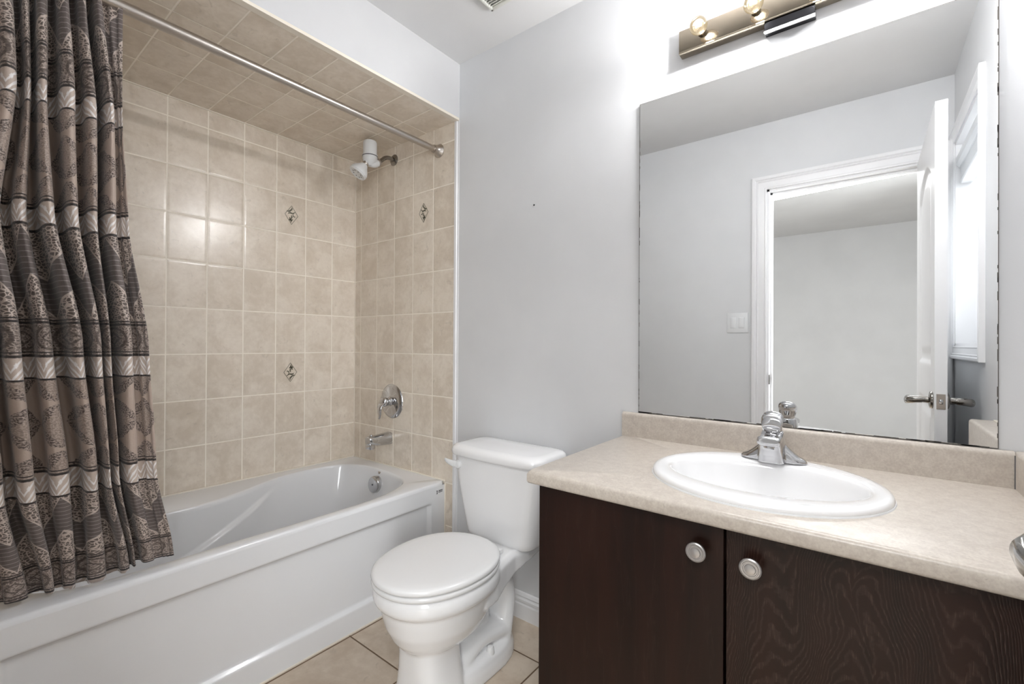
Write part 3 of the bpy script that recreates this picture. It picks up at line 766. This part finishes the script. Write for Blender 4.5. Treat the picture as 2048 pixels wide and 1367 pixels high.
# ------------------------------------------------------------------ toilet
def toilet():
    TX = 1.225; root = thing('toilet', 'white two piece porcelain toilet with closed lid between the tub and the vanity', 'toilet')
    # bowl, pedestal, trapway and foot fused into one surface
    bm = bmesh.new()
    prof = [(.388, .176, -.470, .205, .222), (.372, .182, -.470, .210, .228), (.350, .182, -.470, .210, .228), (.336, .176, -.470, .205, .222), (.328, .165, -.47, .195, .209),
            (.300, .160, -.47, .19, .203), (.255, .148, -.47, .175, .190), (.215, .128, -.47, .150, .170), (.190, .106, -.47, .125, .150), (.178, .090, -.47, .11, .132)]
    loft(bm, [superell(TX, cy, rx, rb, rf, z, 64, 2.15) for z, rx, cy, rb, rf in prof])
    ped = [(.200, .088, -.50, .055, .105), (.150, .088, -.50, .060, .103), (.100, .093, -.50, .064, .102), (.050, .102, -.50, .068, .103), (.0, .112, -.50, .072, .106)]
    loft(bm, [superell(TX, cy, rx, rb, rf, z, 48, 3.2) for z, rx, cy, rb, rf in ped])
    loft(bm, [superell(TX, -.33, rx, rb, .19, z, 56, 2.6) for z, rx, rb in [(0, .116, .19), (.035, .114, .188), (.060, .106, .182), (.072, .090, .17)]])
    # trapway: pipe on the centre line, wide; hump up behind the bowl and down to the outlet
    path = spline([(TX, -.450, .055), (TX, -.400, .088), (TX, -.340, .108), (TX, -.270, .100), (TX, -.200, .085)], 6)
    def fat(bm, path, ra, rb, n=24):
        rings = []
        for i, p in enumerate(path):
            d = (path[min(i + 1, len(path) - 1)] - path[max(i - 1, 0)]).normalized(); w = Vector((1, 0, 0)); v = d.cross(w).normalized()
            t = i / (len(path) - 1); a = ra[0] + (ra[1] - ra[0]) * t; b = rb[0] + (rb[1] - rb[0]) * t
            rings.append([p + w * a * math.cos(2 * PI * k / n) + v * b * math.sin(2 * PI * k / n) for k in range(n)])
        loft(bm, rings)
    fat(bm, path, (.084, .090), (.046, .046))
    fat(bm, spline([(TX, -.300, .270), (TX, -.240, .288), (TX, -.200, .262), (TX, -.186, .200), (TX, -.196, .130), (TX, -.215, .060)], 6), (.080, .092), (.046, .046))
    fat(bm, spline([(TX, -.36, .30), (TX, -.33, .24), (TX, -.31, .17), (TX, -.30, .10)], 6), (.050, .050), (.07, .06))
    # deck carrying the tank
    deck = []
    for y, hx, zb in [(-.040, .118, .340), (-.060, .128, .330), (-.15, .130, .318), (-.22, .122, .300), (-.29, .135, .285), (-.36, .155, .27), (-.42, .160, .27)]:
        zt_ = .388 if y < -.20 else .376; r = .016
        deck.append([(TX - hx, y, zb + .012), (TX - hx, y, zt_ - r), (TX - hx + r, y, zt_), (TX + hx - r, y, zt_), (TX + hx, y, zt_ - r), (TX + hx, y, zb + .012), (TX + hx * .6, y, zb), (TX - hx * .6, y, zb)])
    loft(bm, deck)
    o = link('bowl', bm, 'porcelain', root, smooth=True, angle=180)
    md = o.modifiers.new('fuse', 'REMESH'); md.mode = 'VOXEL'; md.voxel_size = .0045; md.use_smooth_shade = True
    md = o.modifiers.new('soften', 'SMOOTH'); md.factor = .6; md.iterations = 9
    for s in (-1, 1):
        bm = bmesh.new(); lathe(bm, [(.0145, .0), (.0150, .004), (.0125, .020), (.0095, .025), (0, .027)], (TX + s * .088, -.318, .062), (0, 0, 1), 28); link('bolt_cap', bm, 'seatplastic', root, smooth=True)
    # seat and lid
    def egg(z, k, dy=0.0): return superell(TX, -.470 + dy, .184 * k, .205 * k, .236 * k, z, 72, 2.12)
    bm = bmesh.new(); loft(bm, [egg(.390, .965), egg(.392, .985), egg(.398, .996), egg(.404, .990), egg(.407, .975)]); link('seat', bm, 'seatplastic', root, smooth=True, angle=50)
    bm = bmesh.new(); loft(bm, [egg(.410, .970), egg(.411, .990), egg(.416, 1.0), egg(.423, .995), egg(.427, .975), egg(.4295, .93), egg(.431, .80), egg(.432, .4)])
    lid = link('seat_lid', bm, 'seatplastic', root, smooth=True, angle=60)
    for s in (-1, 1):
        bm = bmesh.new(); box(bm, TX + s * .075 - .020, TX + s * .075 + .020, -.288, -.256, .387, .405, .005); link('seat_hinge', bm, 'seatplastic', root, smooth=True)
    # tank
    def rr(hx, y0, y1, z, r, bow=0.0, n=10):
        out = []; yb, yf = max(y0, y1), min(y0, y1)
        for cx, cy, a0 in ((hx - r, yb - r, 0), (-hx + r, yb - r, 90), (-hx + r, yf + r, 180), (hx - r, yf + r, 270)):
            for k in range(n + 1):
                a = math.radians(a0 + k * 90 / n); out.append([TX + cx + r * math.cos(a), cy + r * math.sin(a), z])
        # extra points along front for bow
        pts = []
        for i, p in enumerate(out):
            pts.append(p); q = out[(i + 1) % len(out)]
            if i % (n + 1) == n:
                for k in range(1, 12): pts.append([p[0] + (q[0] - p[0]) * k / 12, p[1] + (q[1] - p[1]) * k / 12, z])
        for p in pts:
            if p[1] < (yb + yf) / 2: p[1] -= bow * (1 - ((p[0] - TX) / hx) ** 2)
        return pts
    bm = bmesh.new()
    loft(bm, [rr(.120, -.045, -.165, .372, .03, .005), rr(.150, -.032, -.186, .376, .035, .010), rr(.160, -.026, -.194, .386, .042, .012), rr(.164, -.024, -.197, .40, .045, .013), rr(.176, -.022, -.201, .46, .045, .015),
              rr(.190, -.020, -.205, .53, .045, .017), rr(.202, -.018, -.209, .60, .045, .018), rr(.208, -.016, -.212, .65, .045, .019), rr(.211, -.016, -.213, .698, .045, .019)])
    link('tank', bm, 'porcelain', root, smooth=True, angle=60)
    bm = bmesh.new()
    loft(bm, [rr(.213, -.014, -.216, .690, .045, .019), rr(.222, -.010, -.224, .692, .048, .021), rr(.225, -.008, -.227, .700, .05, .022), rr(.225, -.008, -.227, .712, .05, .022), rr(.221, -.010, -.223, .722, .048, .021), rr(.212, -.018, -.214, .729, .045, .019), rr(.19, -.035, -.195, .732, .04, .017), rr(.12, -.08, -.14, .734, .025, .005)])
    link('tank_lid', bm, 'porcelain', root, smooth=True, angle=60)
    bm = bmesh.new(); rings = []
    lathe(bm, [(0, -.004), (.017, -.004), (.018, .004), (.014, .010), (0, .012)], (TX - .168, -.222, .655), (-.15, -1, 0), 28)
    for (dx, dy, dz, a) in [(0, -.008, 0, .014), (-.014, -.014, .002, .013), (-.030, -.018, .006, .011), (-.046, -.019, .010, .009), (-.056, -.018, .013, .006), (-.059, -.017, .014, .003)]:
        rings.append([(TX - .168 + dx, -.222 + dy + a * .5 * math.cos(2 * PI * k / 20), .655 + dz + a * math.sin(2 * PI * k / 20)) for k in range(20)])
    loft(bm, rings); link('flush_lever', bm, 'seatplastic', root, smooth=True, angle=60)
    bm = bmesh.new(); lathe(bm, [(0, 0), (.008, 0), (.008, .02), (0, .02)], (TX + .12, -.13, .345), (0, 0, 1), 12); link('tank_bolt', bm, 'grey', root)
toilet()

# ------------------------------------------------------------------ vanity
YC = -.556; CX0, CX1 = 1.678, XW - .001
van = thing('vanity_cabinet', 'dark espresso wood vanity cabinet with two flat doors under the beige countertop', 'vanity cabinet')
bm = bmesh.new()
box(bm, CX0, CX0 + .018, YC + .020, -.001, 0.0, .778); box(bm, CX1 - .018, CX1, YC + .020, -.001, 0.0, .778); box(bm, CX0, CX1, -.012, -.001, .08, .778)
box(bm, CX0, CX1, YC + .020, -.001, .08, .098); box(bm, CX0, CX1, YC + .075, YC + .09, 0, .08); box(bm, CX0, CX1, YC + .020, YC + .038, .70, .778)
link('carcass', bm, 'wood_plain', van)
for i, (a, b, mt, kx, kz) in enumerate(((CX0, 2.1175, 'wood_plain', 2.071, .721), (2.1225, 2.562, 'wood_cath', 2.169, .718))):
    bm = bmesh.new(); box(bm, a, b, YC, YC + .018, .085, .775, .0012)
    d = link('cabinet_door', bm, mt, van)
    if mt == 'wood_cath': d['label'] = 'cabinet door with a strong cathedral grain'
    bm = bmesh.new(); lathe(bm, [(.0085, 0), (.0075, .006), (.008, .012), (.014, .016), (.0185, .020), (.0195, .0225), (.0190, .025), (.0172, .0262), (.0166, .0252), (.0150, .0252), (.0142, .0270), (.0125, .0270), (.0118, .0258), (.0100, .0258), (.0090, .0280), (.004, .0290), (0, .029)], (kx, YC, kz), (0, -1, 0), 48)
    link('knob', bm, 'pewter', d, smooth=True, angle=30)
bm = bmesh.new(); box(bm, 2.565, CX1, YC + .001, YC + .019, .085, .775); link('filler_strip', bm, 'wood_plain', van)

SKX, SKY = 2.141, -.309
ct = thing('countertop', 'speckled beige laminate countertop with backsplash and side splash', 'countertop')
ZK = .814
def counter():
    N = 240; c = (SKX, SKY)
    def el(k): return [(SKX + .228 * k * math.cos(2 * PI * i / 120), SKY + .208 * k * math.sin(2 * PI * i / 120)) for i in range(120)]
    X0, X1, Y0, Y1 = 1.660, XW - .001, -.587, -.001
    R = lambda ins, z: polar_ring([(X1, Y1), (X0 + ins * .35, Y1), (X0 + ins * .35, Y0 + ins), (X1, Y0 + ins)], c, N, z)
    bm = bmesh.new()
    loft(bm, [polar_ring(el(1), c, N, ZK - .036), polar_ring(el(1), c, N, ZK), R(.011, ZK), R(.006, ZK - .001), R(.0025, ZK - .0035), R(.0005, ZK - .008), R(0, ZK - .012), R(0, ZK - .026), R(.002, ZK - .031), R(.006, ZK - .033), polar_ring(el(1), c, N, ZK - .033)], True, False, False)
    link('counter_slab', bm, 'laminate', ct, smooth=True, angle=50)
    bm = bmesh.new(); r = .008
    prof = [(-.001, ZK - .0), (-.0185, ZK), (-.0185, .884), (-.0180, .889), (-.0160, .8935), (-.0125, .8962), (-.009, .897), (-.001, .897)]
    loft(bm, [[(x, y, z) for y, z in prof] for x in (1.660, 2.603)]); link('backsplash', bm, 'laminate', ct, smooth=True, angle=50)
    bm = bmesh.new(); prof = [(2.603, ZK), (2.603, .889), (2.6045, .8935), (2.608, .8965), (2.613, .897), (XW - .001, .897), (XW - .001, ZK)]
    loft(bm, [[(x, y, z) for x, z in prof] for y in (-.585, -.001)]); ss = link('side_splash', bm, 'laminate', ct, smooth=True, angle=50)
    bm = bmesh.new(); box(bm, 2.6015, 2.6035, -.0205, -.0175, ZK, .889); link('splash_seam', bm, 'grey', ss)
    bm = bmesh.new(); box(bm, XW - .012, XW - .001, -.585, -.001, .896, .9, .002); link('caulk_bead', bm, 'caulk', ss)
counter()

def sink():
    root = thing('sink', 'oval white drop-in sink set into the beige countertop', 'sink')
    N = 96; z0 = ZK
    def el(rx, ryb, ryf, z, cy=SKY, cx=SKX): return superell(cx, cy, rx, ryb, ryf, z, N, 2.0)
    B = -.306
    rings = [el(.236, .218, .218, z0 - .004), el(.2445, .2265, .2265, z0 + .0005), el(.2455, .2275, .2275, z0 + .005), el(.243, .225, .225, z0 + .0115), el(.237, .219, .219, z0 + .0150), el(.228, .210, .210, z0 + .0160),
             el(.214, .165, .165, z0 + .0145, -.3085), el(.207, .148, .152, z0 + .0115, B), el(.203, .143, .148, z0 + .006, B), el(.199, .139, .144, z0 - .006, B), el(.192, .132, .137, z0 - .030, B), el(.178, .122, .127, z0 - .062, B), el(.155, .106, .110, z0 - .094, B), el(.118, .083, .085, z0 - .118, B), el(.07, .052, .052, z0 - .130, B), el(.022, .022, .022, z0 - .134, B)]
    bm = bmesh.new(); loft(bm, rings, True, False, False)
    # outside of the bowl, hidden in the cabinet
    o = link('basin', bm, 'porcelain', root, smooth=True, angle=180)
    bm = bmesh.new(); lathe(bm, [(0, 0), (.012, 0), (.022, .0015), (.023, .003), (.020, .004), (0, .002)], (SKX, B, z0 - .135), (0, 0, 1), 32); link('drain', bm, 'chrome', root, smooth=True)
    bm = bmesh.new(); loft(bm, [el(.244, .226, .226, z0), el(.2475, .2295, .2295, z0), el(.2465, .2285, .2285, z0 + .0025), el(.2445, .2265, .2265, z0 + .003)], True, False, False)
    link('caulk_seam', bm, 'plastic', root, smooth=True)
sink()

def faucet():
    root = thing('faucet', 'single handle chrome centre-set faucet on the back rim of the sink', 'faucet')
    X, Y, Z = 2.143, -.138, ZK + .016
    # base with wings, swept into a central column
    bm = bmesh.new(); n = 41; sec = []
    for i in range(n):
        t = -1 + 2 * i / (n - 1); x = t * .078
        w = .0255 * math.sqrt(max(0, 1 - abs(t) ** 3.2)) + .0008                    # half depth
        h = .019 * math.sqrt(max(0, 1 - abs(t) ** 3)) + .0012
        d = max(0, 1 - abs(x) / .064); h += .060 * d ** 1.5
        w2 = w * (1 - .15 * d)
        ring = []
        for k in range(25):
            a = PI * k / 24; e = .75
            ring.append((X + x, Y - math.copysign(abs(math.cos(a)) ** e, math.cos(a)) * w2, Z + h * abs(math.sin(a)) ** .62))
        sec.append(ring)
    loft(bm, sec, True)
    # column with a broad flat front that carries the short spout
    loft(bm, [superell(X, Y - .002, rx, rb, rf, Z + h, 56, e) for h, rx, rb, rf, e in [(0, .0325, .027, .046, 4.2), (.018, .0305, .026, .048, 4.2), (.036, .0285, .025, .052, 4), (.050, .0275, .0245, .058, 3.8), (.056, .0272, .024, .066, 3.6), (.062, .0268, .024, .066, 3.2), (.068, .0262, .0235, .058, 2.8), (.074, .0252, .023, .040, 2.3), (.078, .0235, .0225, .026, 2.0)]])
    rings = []
    for (y, z, a, b) in [(-.030, .0600, .0262, .0125), (-.060, .0600, .0268, .0125), (-.072, .0600, .0270, .0125), (-.0765, .0600, .0265, .0115), (-.079, .0600, .0235, .009)]:
        rings.append([(X + a * math.copysign(abs(math.cos(q)) ** .6, math.cos(q)), Y + y, Z + z + b * math.copysign(abs(math.sin(q)) ** .6, math.sin(q))) for q in [2 * PI * k / 36 for k in range(36)]])
    loft(bm, rings)
    o = link('faucet_body', bm, 'chrome', root, smooth=True, angle=180)
    md = o.modifiers.new('fuse', 'REMESH'); md.mode = 'VOXEL'; md.voxel_size = .0013; md.use_smooth_shade = True
    md = o.modifiers.new('soften', 'SMOOTH'); md.factor = .5; md.iterations = 5
    bm = bmesh.new(); lathe(bm, [(0, 0), (.011, 0), (.0125, -.002), (.0125, -.007), (.009, -.008), (0, -.005)], (X, Y - .062, Z + .050), (0, 0, 1), 32); link('aerator', bm, 'chrome', root, smooth=True)
    bm = bmesh.new()
    hz = Z + .0765
    lathe(bm, [(0, .0), (.0205, .0), (.0212, .002), (.0215, .012), (.0222, .024), (.0228, .030), (.0236, .0312), (.0240, .036), (.0232, .042), (.0200, .0475), (.0130, .0515), (0, .053)], (X, Y - .002, hz), (.0, -.03, 1), 56)
    rings = []
    for (y, z, a, b) in [(.0, .038, .0225, .012), (-.014, .037, .0245, .0125), (-.024, .033, .0245, .0125), (-.030, .025, .0240, .012), (-.032, .016, .0220, .010), (-.031, .008, .0200, .007), (-.029, .003, .017, .003)]:
        rings.append([(X + a * math.cos(q), Y + y, hz + z + b * math.sin(q)) for q in [2 * PI * k / 32 for k in range(32)]])
    loft(bm, rings)
    h = link('handle', bm, 'chrome', root, smooth=True, angle=50)
    bm = bmesh.new(); lathe(bm, [(.0228, .0), (.0233, .0004), (.0233, .0012), (.0228, .0016)], (X, Y - .0030, hz + .0298), (0, -.03, 1), 48, False, False); link('handle_seam', bm, 'grey', h, smooth=True)
faucet()

# ------------------------------------------------------------------ mirror
mr = thing('wall_mirror', 'large frameless mirror on the wall above the vanity', 'mirror')
MX0, MX1, MZ0, MZ1 = 1.7146, 2.579, .8985, 1.9684
bm = bmesh.new(); quad(bm, [(MX0 + .0015, -.0055, MZ0 + .0015), (MX1 - .0015, -.0055, MZ0 + .0015), (MX1 - .0015, -.0055, MZ1 - .0015), (MX0 + .0015, -.0055, MZ1 - .0015)])
link('mirror_glass', bm, 'mirror', mr)
bm = bmesh.new(); box(bm, MX0, MX1, -.0053, -.0005, MZ0, MZ1)
# desilvered specks along the side and lower edges
for side in range(3):
    for k in range(34):
        if side == 0: x, z, a, b = MX0 + .0016, MZ0 + random.random() * (MZ1 - MZ0), .0005 + random.random() * .0005, .002 + random.random() * .008
        elif side == 1: x, z, a, b = MX1 - .0018, MZ0 + random.random() * (MZ1 - MZ0), .0006 + random.random() * .0006, .003 + random.random() * .009
        else: x, z, a, b = MX0 + random.random() ** 2 * (MX1 - MX0), MZ0 + .0016, .006 + random.random() * .02, .0008 + random.random() * .0012
        x = min(max(x, MX0 + a), MX1 - a); z = min(max(z, MZ0 + b), MZ1 - b)
        box(bm, x - a, x + a, -.0058, -.0050, z - b, z + b)
link('mirror_edge', bm, 'mirroredge', mr)

# ------------------------------------------------------------------ vanity light bar
vl = thing('vanity_light', 'metal light bar with round clear bulbs above the mirror', 'wall light')
FX0, FX1, FZ0, FZ1, FY = 1.857, 2.456, 2.071, 2.147, -.035
bm = bmesh.new(); box(bm, FX0, FX1, FY, -.0005, FZ0, FZ1, .003, 2)
box(bm, FX0 + .002, FX1 - .002, FY - .0035, FY, FZ0 - .0005, FZ0 + .0045, .001)
link('light_bar', bm, 'brass', vl, smooth=True, angle=30)
bm = bmesh.new(); box(bm, 2.102, 2.226, -.0340, -.0005, 2.044, 2.071, .0015); cb = link('canopy_box', bm, 'blackchrome', vl); bm = bmesh.new(); box(bm, 2.102, 2.226, -.0370, -.0300, 2.037, 2.0438, .001); link('canopy_lip', bm, 'trim', cb); cb['label'] = 'dark chrome box under the light bar'
for i, bx in enumerate(BULB_X):
    bm = bmesh.new(); c = (bx, FY, BULB_Z)
    r = .0262; by = BULB_Y
    lathe(bm, [(.0105, .0)] + [(r * math.sin(a), (-by + FY) - r * math.cos(a)) for a in [math.radians(q) for q in range(28, 181, 8)]], c, (0, -1, 0), 40, False, False)
    b = link('bulb', bm, 'bulb', vl, smooth=True, angle=180); b['label'] = 'clear round glass bulb, lit'
    bm = bmesh.new(); lathe(bm, [(0, 0), (.013, 0), (.013, .006), (.0115, .012), (.0105, .014), (0, .014)], c, (0, -1, 0), 28); link('socket', bm, 'brass', b, smooth=True)
    bm = bmesh.new(); tube(bm, [(bx - .007, by, BULB_Z - .004), (bx - .004, by - .003, BULB_Z + .004), (bx, by, BULB_Z - .002), (bx + .004, by - .003, BULB_Z + .004), (bx + .007, by, BULB_Z - .004)], .0030, 8); link('filament', bm, 'filament', b, smooth=True)
    l = bpy.data.lights.new('bulb_light', 'POINT'); l.energy = BULB_W; l.color = (.985, .985, 1.0); l.shadow_soft_size = .011
    lo = bpy.data.objects.new('bulb_light', l); C.objects.link(lo); lo.location = (bx, by - .001, BULB_Z)

# ------------------------------------------------------------------ ceiling vent
cv = thing('ceiling_vent', 'square louvred exhaust fan grille on the ceiling', 'exhaust fan')
bm = bmesh.new(); V0, V1, W0, W1 = 1.185, 1.425, -.415, -.180
for a in ((V0, V1, W0, W0 + .014), (V0, V1, W1 - .014, W1), (V0, V0 + .014, W0, W1), (V1 - .014, V1, W0, W1)): box(bm, a[0], a[1], a[2], a[3], ZC - .016, ZC - .0005, .004)
link('vent_frame', bm, 'vent', cv, smooth=True)
bm = bmesh.new()
for k in range(19):
    y = W0 + .018 + k * .0113
    loft(bm, [[(x, y, ZC - .014), (x, y + .0025, ZC - .0145), (x, y + .009, ZC - .004), (x, y + .0065, ZC - .0035)] for x in (V0 + .012, V1 - .012)])
link('vent_louvres', bm, 'vent', cv)

# ------------------------------------------------------------------ light switch on the door wall
sw = thing('light_switch', 'white double rocker light switch plate beside the door casing, seen in the mirror', 'light switch')
bm = bmesh.new(); box(bm, 1.662, 1.778, YF + .0003, YF + .006, 1.209, 1.329, .002); link('switch_plate', bm, 'plastic', sw, smooth=True)
for x in (1.697, 1.743):
    bm = bmesh.new(); box(bm, x - .0165, x + .0165, YF + .004, YF + .0075, 1.236, 1.302, .001)
    box(bm, x - .0145, x + .0145, YF + .006, YF + .0105, 1.238, 1.300, .0015); link('rocker', bm, 'plastic', sw, smooth=True)

# ------------------------------------------------------------------ window blind
bl = thing('window_blind', 'white raised blind with beaded cord in the window beside the door, seen in the mirror', 'blind')
bm = bmesh.new(); rings = []
prof = [(.0, .0), (-.048, .004), (-.058, .018), (-.058, .050), (-.050, .064), (0, .066)]
loft(bm, [[(XW + .055 + a, y, 1.962 + b) for a, b in prof] for y in (WY0 + .016, WY1 - .016)]); link('head_rail', bm, 'plastic', bl)
bm = bmesh.new()
for k in range(14): box(bm, XW + .012, XW + .050, WY0 + .02, WY1 - .02, 1.905 + k * .0042, 1.9075 + k * .0042)
box(bm, XW + .010, XW + .052, WY0 + .02, WY1 - .02, 1.888, 1.903, .003)
link('stacked_slats', bm, 'plastic', bl)
bm = bmesh.new()
for k in range(70): lathe(bm, [(0, -.0022), (.0016, -.0014), (.0022, 0), (.0016, .0014), (0, .0022)], (XW - .006, WY1 - .035, 1.97 - k * .0056), (0, 0, 1), 8)
link('bead_cord', bm, 'grey', bl, smooth=True)
